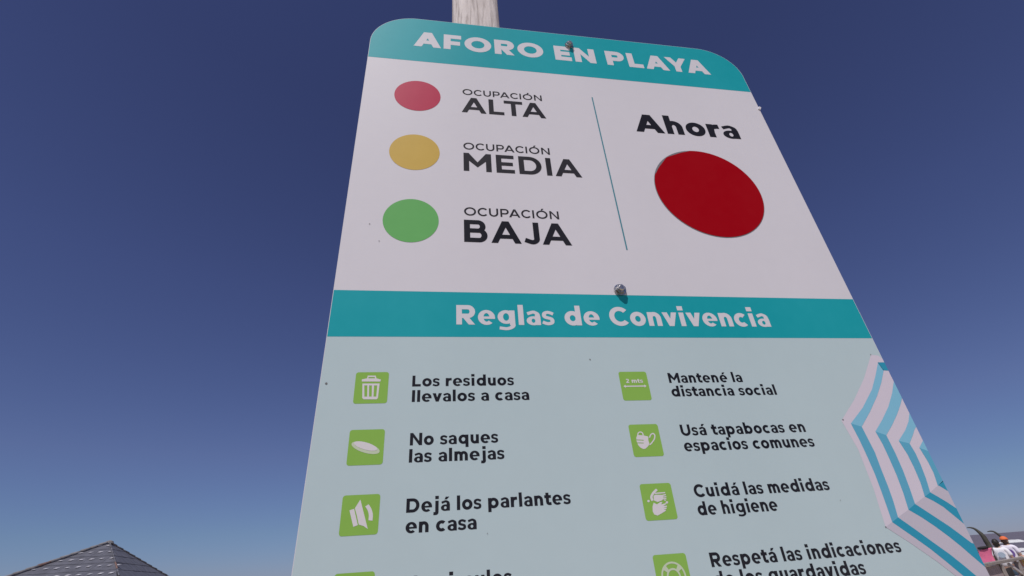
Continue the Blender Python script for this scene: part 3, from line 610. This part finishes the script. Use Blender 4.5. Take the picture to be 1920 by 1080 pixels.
# specks of dirt on the face, a flake at the right edge
bm = bmesh.new()
for (x, z), r in zip(ART['specks'], (.0019, .0012, .0010, .0014, .0011, .0011, .0010, .0006, .0006)):
    n = 9; bm.faces.new([bm.verts.new((x + r * (1 + .35 * random.uniform(-1, 1)) * math.cos(2 * math.pi * i / n), -.0007, z + r * .7 * math.sin(2 * math.pi * i / n))) for i in range(n)][::-1])
o = from_bm('dirt_specks', bm, mat('dirt', (.16, .15, .15), .9), sign); o['kind'] = 'stuff'
bm = bmesh.new(); box(bm, (.9005, -.001, 2.3985), (.006, .003, .010), Matrix.Rotation(.5, 3, 'Y'), .0007); from_bm('loose_flake', bm, m_white, sign)

# ------------------------------------------------------------------ PAVILION, far left
m_slate = mat('roof_slate', (.125, .125, .150), .62, var=.28, scale=2.2, bump=.25, detail=7)
m_clip = mat('pale_clip', (.66, .64, .66), .45)
m_ridge = mat('ridge_mortar', (.24, .225, .23), .8, var=.35, scale=4)
m_rust = mat('terracotta', (.22, .13, .11), .85, var=.4, scale=5)
m_render = mat('pavilion_render', (.55, .50, .44), .9, var=.15, scale=1.5)
A = at(205, 1018, 45.0); HH = 2.2; s = HH / 1.2  # eave drop
Lc, Mc, Rc = Vector((-0.82721, -3.68817, 0)) * s, Vector((2.20909, -3.06704, 0)) * s, Vector((0.82721, 3.68817, 0)) * s
Bc = -Mc
gz = 0.0
pav = thing('beach_pavilion', 'beach pavilion with a low grey slate pyramid roof, only its peak in view', 'pavilion', (A.x, A.y, gz))
az_ = A.z - gz; ev = az_ - HH
def P3(v, z): return Vector((v.x, v.y, z))
apex = Vector((0, 0, az_))
cor = [P3(c, ev) for c in (Lc, Mc, Rc, Bc)]
under = .10
Vv = [apex - Vector((0, 0, under))] + [c - Vector((0, 0, under)) for c in cor] + [c - Vector((0, 0, under + .12)) for c in cor]
link_mesh('roof', Vv, [(0, 1, 2), (0, 2, 3), (0, 3, 4), (0, 4, 1)] + [(1 + i, 5 + i, 5 + (i + 1) % 4, 1 + (i + 1) % 4) for i in range(4)] + [(5, 6, 7, 8)], mat('roof_underlay', (.10, .10, .11), .8), pav)
roof = pav.children[0]
# slates laid in courses on the two faces turned to the sign
def courses(c0, c1, rows, pitch, clips):
    ctr = (c0 + c1) / 2; down = (ctr - apex); slen = down.length; dn = down.normalized()
    ax = (c1 - c0).normalized(); nn = ax.cross(dn)
    if nn.z < 0: nn = -nn
    half = (c1 - c0).length / 2; rh = slen / rows; cnt = 0
    for r in range(rows):
        u0, u1 = r * rh, (r + 1) * rh + rh * .12
        wmid = half * min(1, (r + .5) / rows); off = pitch * .12 * (r % 3)
        hw0, hw1 = half * u0 / slen, half * min(1, u1 / slen)
        k0 = -int(half * (r + 1) / rows / pitch) - 1
        for k in range(k0, -k0 + 1):
            a, b = (k) * pitch + off + .003, (k + 1) * pitch + off - .003
            ta, tb = max(a, -hw0), min(b, hw0); ba, bb = max(a, -hw1 * .985), min(b, hw1 * .985)
            if bb - ba < .05: continue
            if tb - ta < .0: ta = tb = max(-hw0, min(hw0, (a + b) / 2 if abs((a + b) / 2) < hw0 else math.copysign(hw0, a + b)))
            jit = random.uniform(-.004, .004)
            def pt(u, t, h): return apex + dn * u + ax * t + nn * (h + jit)
            t_ = .02
            q = [pt(u0, ta, .012), pt(u0, tb, .012), pt(u1, bb, .034), pt(u1, ba, .034)]
            vs = q + [p - nn * t_ for p in q]
            fs = [(0, 1, 2, 3), (7, 6, 5, 4), (0, 4, 5, 1), (1, 5, 6, 2), (2, 6, 7, 3), (3, 7, 4, 0)]; mi = [0] * 6
            if clips and bb - ba > pitch * .6:          # pale metal clip on the lower edge
                cx_ = (ba + bb) / 2; k_ = len(vs); w2, l2 = random.uniform(.085, .10), random.uniform(.24, .32)
                um = (u0 + u1) / 2; c_ = [pt(um - l2 / 2, cx_ - w2, .035), pt(um - l2 / 2, cx_ + w2, .035), pt(um + l2 / 2, cx_ + w2 * .8 - .05, .085), pt(um + l2 / 2, cx_ - w2 * .8 - .05, .085)]
                vs += c_ + [p - nn * .03 for p in c_]
                fs += [tuple(k_ + i for i in f) for f in [(0, 1, 2, 3), (7, 6, 5, 4), (0, 4, 5, 1), (1, 5, 6, 2), (2, 6, 7, 3), (3, 7, 4, 0)]]; mi += [1] * 6
            link_mesh('roof_slate', vs, fs, [m_slate, m_clip], roof, midx=mi); cnt += 1
    print('slates', cnt)
courses(cor[0], cor[1], 5, .50, True)
courses(cor[1], cor[2], 5, .70, False)
# hip caps
for ci, (c, rad) in enumerate(zip(cor, (.10, .045, .055, .10))):
    d = c - apex; nseg = int(d.length / .62)
    for i in range(nseg):
        bm = bmesh.new(); a = apex + d * (i / nseg) + Vector((0, 0, .05)); b = apex + d * ((i + 1.08) / nseg) + Vector((0, 0, .07))
        tube(bm, [a, b], [rad * .85, rad * 1.1], 8)
        o = from_bm('hip_cap', bm, m_rust if (ci == 1 and i in (7, 8)) or (ci == 0 and i % 9 == 6) else (m_slate if ci == 1 else m_ridge), roof, smooth=True)
bm = bmesh.new(); tube(bm, [apex + Vector((0, 0, -.02)), apex + Vector((0, 0, .10)), apex + Vector((0, 0, .16))], [.26, .2, .05], 10); from_bm('peak_cap', bm, m_ridge, roof)
for c in cor:
    q = c * .88; bm = bmesh.new(); box(bm, (q.x, q.y, (ev - .2) / 2), (.3, .3, ev - .2 + .3), None, .02); from_bm('column', bm, m_render, pav)
wm = .7
wv_ = [Vector((c.x * wm, c.y * wm, 0)) for c in cor]
bm = bmesh.new()
for i in range(4): beam(bm, wv_[i] + Vector((0, 0, .5)), wv_[(i + 1) % 4] + Vector((0, 0, .5)), .2, 1.0)
from_bm('parapet', bm, m_render, pav)

# ------------------------------------------------------------------ RIGHT: railing, people, chair, stalks
GZ = -.45
ZR = .80
ra, rb = at_z(1846, 1055.5, ZR), at_z(1921, 1042.5, ZR)
rd = (rb - ra); rd.z = 0; rl = rd.normalized(); rn = Vector((-rl.y, rl.x, 0))
if rn.dot(ra - CAM) < 0: rn = -rn                    # away from the camera
print('rail', ra, rb, (ra - CAM).length, (rb - CAM).length)
m_wood = mat('grey_boardwalk_wood', (.33, .285, .26), .85, col2=(.24, .20, .185), scale=14, stretch=(1, 1, 1), bump=.3)
m_wood2 = mat('brown_panel_wood', (.40, .32, .32), .85, var=.2, scale=6)
rail = thing('wooden_railing', 'weathered wooden beach railing with a boarded section below the two people', 'railing', (ra.x, ra.y, GZ))
RO = Vector((ra.x, ra.y, GZ)); PB = RO
def loc(p): return p - RO
def rp(t, z, off=0): q = ra + rl * t + rn * off; return Vector((q.x, q.y, z)) - RO
# parameter t of a pixel column on the railing plane
def tcol(px, py):
    d = ray(px, py); k = (ra - CAM).dot(rn) / d.dot(rn); q = CAM + d * k; return (q - ra).dot(rl), q.z
Lr = rd.length
bm = bmesh.new(); beam(bm, rp(-1.6, ZR - .04), rp(Lr + 1.6, ZR - .04), .15, .075, .012); from_bm('top_rail', bm, m_wood, rail)
bm = bmesh.new(); beam(bm, rp(-1.6, ZR - 1.02, .02), rp(Lr + 1.6, ZR - 1.02, .02), .09, .12, .01); from_bm('lower_rail', bm, m_wood, rail)
tp, zp = tcol(1877, 1064)
for t in (tp - 1.7, tp, tp + 1.7):
    bm = bmesh.new(); beam(bm, rp(t, GZ - .4), rp(t, ZR - .10), .11, .12, .01); from_bm('railing_post', bm, m_wood, rail)
t0 = tp - 1.64
k = 9
for i in range(k):
    a = t0 + 1.58 * i / k + .008; b_ = t0 + 1.58 * (i + 1) / k - .004
    bm = bmesh.new(); box(bm, (0, 0, 0), (b_ - a, .022, 1.02 - .12), None, .003)
    M = Matrix.Rotation(math.atan2(rl.y, rl.x), 4, 'Z'); M.translation = rp((a + b_) / 2, ZR - .10 - .45, .02)
    bm.transform(M); from_bm('board', bm, m_wood2, rail)
for (xa, ya, xb, yb, off) in ((1892, 1058, 1921, 1079, .0), (1908, 1056, 1945, 1082, .03), (1920, 1078, 1890, 1092, .06)):
    ta, za = tcol(xa, ya); tb, zb_ = tcol(xb, yb)
    bm = bmesh.new(); beam(bm, rp(ta, za, off), rp(tb, zb_, off), .05, .09, .008); o = from_bm('diagonal_brace', bm, mat('pale_brace_paint', (.55, .50, .50), .7, var=.2, scale=12), rail)
# plain dark sheet on poles behind the open section
ta, za = tcol(1890, 1060)
cl = thing('dark_backing', 'black backing sheet on short poles behind the open part of the railing', 'backing', tuple(RO + rp(ta - .05, GZ, .45)))
bm = bmesh.new(); n = 24; pv = None
for i in range(n + 1):
    t = 1.9 * i / n; w = .05 * math.sin(t * 9) + .03 * math.sin(t * 23)
    q = rl * t + rn * w; top = .98 - .05 * math.sin(t * 3.3) ** 2 * 2; row = [bm.verts.new((q.x, q.y, .12)), bm.verts.new((q.x + rn.x * .02, q.y + rn.y * .02, .55)), bm.verts.new((q.x, q.y, top))]
    if pv: bm.faces.new((pv[0], row[0], row[1], pv[1])); bm.faces.new((pv[1], row[1], row[2], pv[2]))
    pv = row
o = from_bm('sheet', bm, mat('black_sheet', (.022, .018, .022), .9, var=.3, scale=9), cl, smooth=True)
sm = o.modifiers.new('s', 'SOLIDIFY'); sm.thickness = .006
for t in (0, .95, 1.9):
    bm = bmesh.new(); q = rl * t; tube(bm, [(q.x, q.y, -.1), (q.x, q.y, 1.08)], .014, 8); from_bm('pole', bm, m_wood, cl)

def skin_mesh(name, pts, edges, m, parent, sub=2, root=0):
    me = bpy.data.meshes.new(name); me.from_pydata([p[:3] for p in pts], edges, []); o = bpy.data.objects.new(name, me); COL.objects.link(o)
    md = o.modifiers.new('skin', 'SKIN'); md.use_smooth_shade = True
    for i, v in enumerate(me.skin_vertices[0].data):
        r = pts[i][3]; v.radius = r if hasattr(r, '__len__') else (r, r); v.use_root = (i == root)
    ss = o.modifiers.new('sub', 'SUBSURF'); ss.levels = sub; ss.render_levels = sub
    me.materials.append(m); o.parent = parent; return o

m_skin = mat('skin', (.42, .25, .18), .55, var=.1, scale=20)
def person(loc_, rz, label, shirt, shorts_c, hair_c, cap=None, arm='down', lean=0.0, H=1.66):
    p = thing('person', label, 'person', loc_, rz)
    k = H / 1.72; q = lambda x, y, z, r: (x * k, (y + lean * z * .12) * k, z * k, (r[0] * k, r[1] * k) if hasattr(r, '__len__') else r * k)
    # back of the figure is on local -Y
    pts = [q(0, 0, .95, (.155, .11)), q(0, 0, 1.15, (.14, .10)), q(0, .01, 1.35, (.165, .11)), q(0, 0, 1.46, (.09, .07)), q(0, .01, 1.53, .055), q(0, .02, 1.60, (.075, .09)), q(0, .01, 1.67, .065)]
    ed = [(0, 1), (1, 2), (2, 3), (3, 4), (4, 5), (5, 6)]
    for sx in (-1, 1):
        i = len(pts); pts += [q(sx * .10, 0, .88, .09), q(sx * .11, .02, .50, .058), q(sx * .11, -.01, .09, .038), q(sx * .125, .14, .035, .03)]
        ed += [(0, i), (i, i + 1), (i + 1, i + 2), (i + 2, i + 3)]
        i = len(pts)
        if arm == 'rail' : arms = [q(sx * .19, 0, 1.42, .055), q(sx * .27, .10, 1.17, .042), q(sx * .20, .34, 1.12, .030), q(sx * .17, .42, 1.12, .028)]
        else: arms = [q(sx * .19, 0, 1.42, .055), q(sx * .26, -.02, 1.14, .042), q(sx * .25, .10, .92, .030), q(sx * .24, .15, .85, .028)]
        pts += arms; ed += [(3, i), (i, i + 1), (i + 1, i + 2), (i + 2, i + 3)]
        hnd = pts[-1]; fi = len(pts)
        for f_, (dx, ln) in enumerate(((-.03, .05), (-.012, .075), (.006, .08), (.022, .07), (.036, .05))):
            pts.append((hnd[0] + dx * k, hnd[1] + ln * .6 * k, hnd[2] - ln * .7 * k, .009 * k)); ed.append((i + 3, fi + f_))
    skin_mesh('body', pts, ed, m_skin, p)
    # t-shirt
    sp = [q(0, 0, .86, (.185, .135)), q(0, 0, 1.12, (.18, .13)), q(0, .01, 1.33, (.20, .135)), q(0, 0, 1.445, (.125, .09))]
    se = [(0, 1), (1, 2), (2, 3)]
    for sx in (-1, 1):
        i = len(sp); a0 = pts[-1]
        if arm == 'rail': sp += [q(sx * .19, 0, 1.41, .08), q(sx * .25, .07, 1.24, .07)]
        else: sp += [q(sx * .19, 0, 1.41, .08), q(sx * .25, -.01, 1.21, .068)]
        se += [(3, i), (i, i + 1)]
    tee = skin_mesh('t_shirt', sp, se, shirt[0], p)
    # print on the back of the shirt
    bm = bmesh.new()
    bx, bz, bw, bh = shirt[2]
    n = 20; c = [bm.verts.new(((bx + bw * math.cos(2 * math.pi * i / n)) * k, (-.166 + lean * bz * .12 + .25 * (bw * math.cos(2 * math.pi * i / n)) ** 2) * k, (bz + bh * math.sin(2 * math.pi * i / n)) * k)) for i in range(n)]
    bm.faces.new(c); pr = from_bm('shirt_print', bm, shirt[1], tee)
    md = pr.modifiers.new('s', 'SOLIDIFY'); md.thickness = .012
    sh = [q(0, 0, .95, (.175, .13)), q(0, 0, .86, (.17, .13))]; she = [(0, 1)]
    for sx in (-1, 1):
        i = len(sh); sh += [q(sx * .10, 0, .80, .105), q(sx * .115, .01, .52, .085)]; she += [(1, i), (i, i + 1)]
    skin_mesh('shorts', sh, she, shorts_c, p)
    bm = bmesh.new()
    bmesh.ops.create_icosphere(bm, subdivisions=3, radius=1.0)
    for v in bm.verts:
        d = noise.noise(v.co * 3.1) * .14 + noise.noise(v.co * 11) * .07
        x, y, z = v.co * (1 + d); z2 = z if z > -.4 else -.4 + (z + .4) * (1.6 if y < .2 else .2)
        y2 = y if y < .35 else .35 + (y - .35) * .2
        v.co = Vector((x * .098, y2 * .115 + .005 + lean * 1.62 * .12, z2 * .125 + 1.635)) * k
    from_bm('hair', bm, hair_c, p, smooth=True)
    if cap:
        bm = bmesh.new()
        bmesh.ops.create_uvsphere(bm, u_segments=20, v_segments=12, radius=1.0)
        for v in list(bm.verts):
            if v.co.z < -.15: bm.verts.remove(v)
        for v in bm.verts: v.co = Vector((v.co.x * .112, v.co.y * .128 + .005 + lean * 1.64 * .12, v.co.z * .105 + 1.665)) * k
        cp = from_bm('cap', bm, cap, p, smooth=True)
        bm = bmesh.new(); n = 12; up_ = []
        for i in range(n + 1):
            a = math.pi * i / n; up_.append((.10 * math.cos(a), .11 + .09 * math.sin(a) + lean * 1.64 * .12, 1.655 - .01 * math.sin(a)))
        vs = [bm.verts.new(Vector(v) * k) for v in up_]; bm.faces.new(vs)
        pk = from_bm('cap_peak', bm, cap, cp); md = pk.modifiers.new('s', 'SOLIDIFY'); md.thickness = .008
    # face
    bm = bmesh.new()
    tube(bm, [Vector((0, .105, 1.625)) * k, Vector((0, .135, 1.585)) * k], [.010 * k, .016 * k], 6)
    from_bm('nose', bm, m_skin, p, smooth=True)
    for sx in (-1, 1):
        bm = bmesh.new(); bmesh.ops.create_uvsphere(bm, u_segments=8, v_segments=6, radius=.011 * k, matrix=Matrix.Translation(Vector((sx * .032, .104, 1.625)) * k)); from_bm('eye', bm, mat('eye_dark', (.05, .04, .04), .3), p)
        bm = bmesh.new(); bmesh.ops.create_uvsphere(bm, u_segments=8, v_segments=6, radius=.03 * k, matrix=Matrix.Translation(Vector((sx * .088, .01, 1.60)) * k) @ Matrix.Diagonal((.35, .8, 1, 1))); from_bm('ear', bm, m_skin, p)
    bm = bmesh.new(); box(bm, Vector((0, .107, 1.555)) * k, (.045 * k, .008, .010 * k)); from_bm('mouth', bm, mat('lips', (.35, .13, .11), .5), p)
    return p
m_tee = mat('white_cotton', (.86, .83, .86), .9, var=.08, scale=14)
m_tee2 = mat('pale_lilac_cotton', (.82, .77, .86), .9, var=.1, scale=14)
def floor_at(q): return ground_z(q.dot(CO))
q1 = at(1868, 1030, 0.1); 
D1, D2 = PEOPLE_D
h1 = at(*HEAD1, D1); h2 = at(*HEAD2, D2)
face_az = math.atan2((h1 - CAM).y, (h1 - CAM).x) - math.pi / 2
print('heads', h1, h2)
person((h1.x, h1.y, GZ), face_az - .12, 'dark haired person in a white t-shirt with a grey back print, behind the railing',
       (m_tee, mat('grey_blue_print', (.42, .50, .60), .9), (.02, 1.27, .10, .085)), mat('navy_denim', (.05, .08, .12), .9, var=.2, scale=30), mat('dark_brown_hair', (.03, .022, .02), .6, var=.4, scale=40), lean=.25, H=(h1.z - GZ) / .955)
person((h2.x, h2.y, GZ), face_az - .30, 'person in an orange cap and pale t-shirt with a purple print on the back',
       (m_tee2, mat('purple_print', (.20, .12, .38), .9), (.07, 1.24, .09, .12)), mat('plum_shorts', (.10, .03, .09), .9), mat('brown_hair', (.06, .03, .025), .6), cap=mat('orange_cotton', (.75, .16, .05), .8), lean=.35, H=(h2.z - GZ) / .955)

# pink canvas beach chair seen from behind, left of the people
Dp = 23.4
def cp(px, py): return at(px, py, Dp)
c0 = (cp(1835, 1051) + cp(1869, 1051)) / 2
ch = thing('beach_chair', 'pink canvas beach chair with black headrest roll, left of the dark haired person', 'chair', (c0.x, c0.y, GZ))
CO_ = Vector((c0.x, c0.y, GZ)); m_pink = mat('pink_canvas', (.90, .20, .36), .85, var=.12, scale=9); m_frame = mat('dark_tube', (.05, .03, .035), .5)
tl, tr_, br_, bl_ = cp(1834.5, 1032) - CO_, cp(1860, 1026.5) - CO_, cp(1877, 1055) - CO_, cp(1842, 1060) - CO_
back = rn
# sling grid from the top edge down to the seat
V, F = [], []; ns, mrow = 8, 12
for j in range(mrow + 1):
    v = j / mrow
    for i in range(ns + 1):
        u = i / ns; p = (tl * (1 - u) + tr_ * u) * (1 - v) + (bl_ * (1 - u) + br_ * u) * v
        V.append(p + back * (.05 * math.sin(v * math.pi) + .02 * math.sin(u * math.pi) + .10 * v))
k0 = len(V)
for j in range(mrow):
    for i in range(ns): F.append((j * (ns + 1) + i, j * (ns + 1) + i + 1, (j + 1) * (ns + 1) + i + 1, (j + 1) * (ns + 1) + i))
o = link_mesh('sling_back', V, F, m_pink, ch, smooth=True); md = o.modifiers.new('s', 'SOLIDIFY'); md.thickness = .008
b0, b1 = V[mrow * (ns + 1)], V[mrow * (ns + 1) + ns]
sv = [b0, b1, b1 + back * .45 - Vector((0, 0, .12)), b0 + back * .45 - Vector((0, 0, .12))]
o = link_mesh('sling_seat', sv, [(0, 1, 2, 3)], m_pink, ch); md = o.modifiers.new('s', 'SOLIDIFY'); md.thickness = .008
for a, b_ in ((tl, bl_), (tr_, br_)):
    bm = bmesh.new(); tube(bm, [a + Vector((0, 0, .02)), (a + b_) / 2 + back * .06, b_ + back * .10, Vector((b_.x, b_.y, 0)) + back * .16], .016, 8); from_bm('back_frame', bm, m_frame, ch, smooth=True)
for a in (sv[2], sv[3]):
    bm = bmesh.new(); tube(bm, [a + Vector((0, 0, .1)), Vector((a.x, a.y, 0)) + back * .08], .02, 8); from_bm('leg', bm, m_frame, ch, smooth=True)
bm = bmesh.new(); a, b_ = tl + Vector((0, 0, .05)), tl * .25 + tr_ * .75 + Vector((0, 0, .035)); tube(bm, [a, a * .9 + b_ * .1, a * .5 + b_ * .5, a * .1 + b_ * .9, b_], [.02, .04, .045, .04, .02], 10); from_bm('headrest_roll', bm, mat('black_padding', (.02, .018, .02), .8), ch, smooth=True)

# two dark stalks, bent over to the left
m_stalk = mat('dark_stalk', (.075, .070, .055), .8, var=.45, scale=5)
def stalk(pix, rad, D, label):
    pts = [at(x, y, D) for x, y in pix]
    v0 = (pts[0] - pts[1]); v0 = v0 * (-(pts[0].z - GZ) / min(v0.z, -.05)) * .45
    b = Vector((pts[0].x + v0.x, pts[0].y + v0.y, GZ)); base = Vector((b.x, b.y, GZ - .1))
    P = [base, base * .45 + pts[0] * .55 + v0 * .08] + pts
    rr = [rad[0] * 1.35, rad[0] * 1.15] + list(rad)
    sp = smooth([p - Vector((b.x, b.y, GZ)) for p in P], 5); k = len(rr) - 1
    rs_ = [rr[min(k, int(i / 5))] * (1 - (i / 5 % 1)) + rr[min(k, int(i / 5) + 1)] * (i / 5 % 1) for i in range(len(sp))]
    bm = bmesh.new(); tube(bm, sp, [(r, r * .7) for r in rs_], 10)
    o = from_bm('bent_stalk', bm, m_stalk, None, smooth=True); o.location = (b.x, b.y, GZ); tag(o, label, 'stalk', 'dark stalks bent over at the beach')
stalk([(1856, 1026), (1850, 1016), (1843, 1005), (1836, 998), (1827, 991.5), (1819, 989.3), (1812.5, 989.6)], (.12, .125, .11, .085, .055, .035, .018), D1 + 1.2, 'thick dark tapering stalk bent left above the pink chair')
stalk([(1886, 1014), (1879, 1008), (1870, 1001), (1863, 996.8), (1857, 996), (1851, 997)], (.06, .06, .055, .045, .035, .018), D2 + 1.2, 'thin dark tapering stalk bent left above the orange cap')
# red and yellow towel hung over the rail at the photo's right edge
tt, zz = tcol(1911, 1040)
V, F, mi = [], [], []
prof = [(-.100, -.34), (-.098, -.06), (-.06, .012), (.06, .012), (.098, -.06), (.100, -.30)]
for i in range(13):
    for j, (offs, dz) in enumerate(prof):
        V.append(rp(tt + .7 * i / 12, ZR + dz + .012 * math.sin(i * 1.3 + j), offs + (.004 * math.sin(i * 2.1) if j not in (2, 3) else 0)) )
for i in range(12):
    for j in range(5): F.append((i * 6 + j, i * 6 + j + 1, (i + 1) * 6 + j + 1, (i + 1) * 6 + j)); mi.append((0, 1, 0, 2)[(i // 2) % 4])
towel = link_mesh('striped_towel', V, F, [mat('towel_white', (.74, .72, .62), .95, var=.1, scale=30), mat('towel_red', (.62, .14, .12), .95, var=.1, scale=30), mat('towel_yellow', (.72, .52, .14), .95)], None, midx=mi, smooth=True)
towel.location = RO; md = towel.modifiers.new('s', 'SOLIDIFY'); md.thickness = .012; md.offset = 1
tag(towel, 'white, red and yellow striped towel hung over the railing at the right', 'towel')
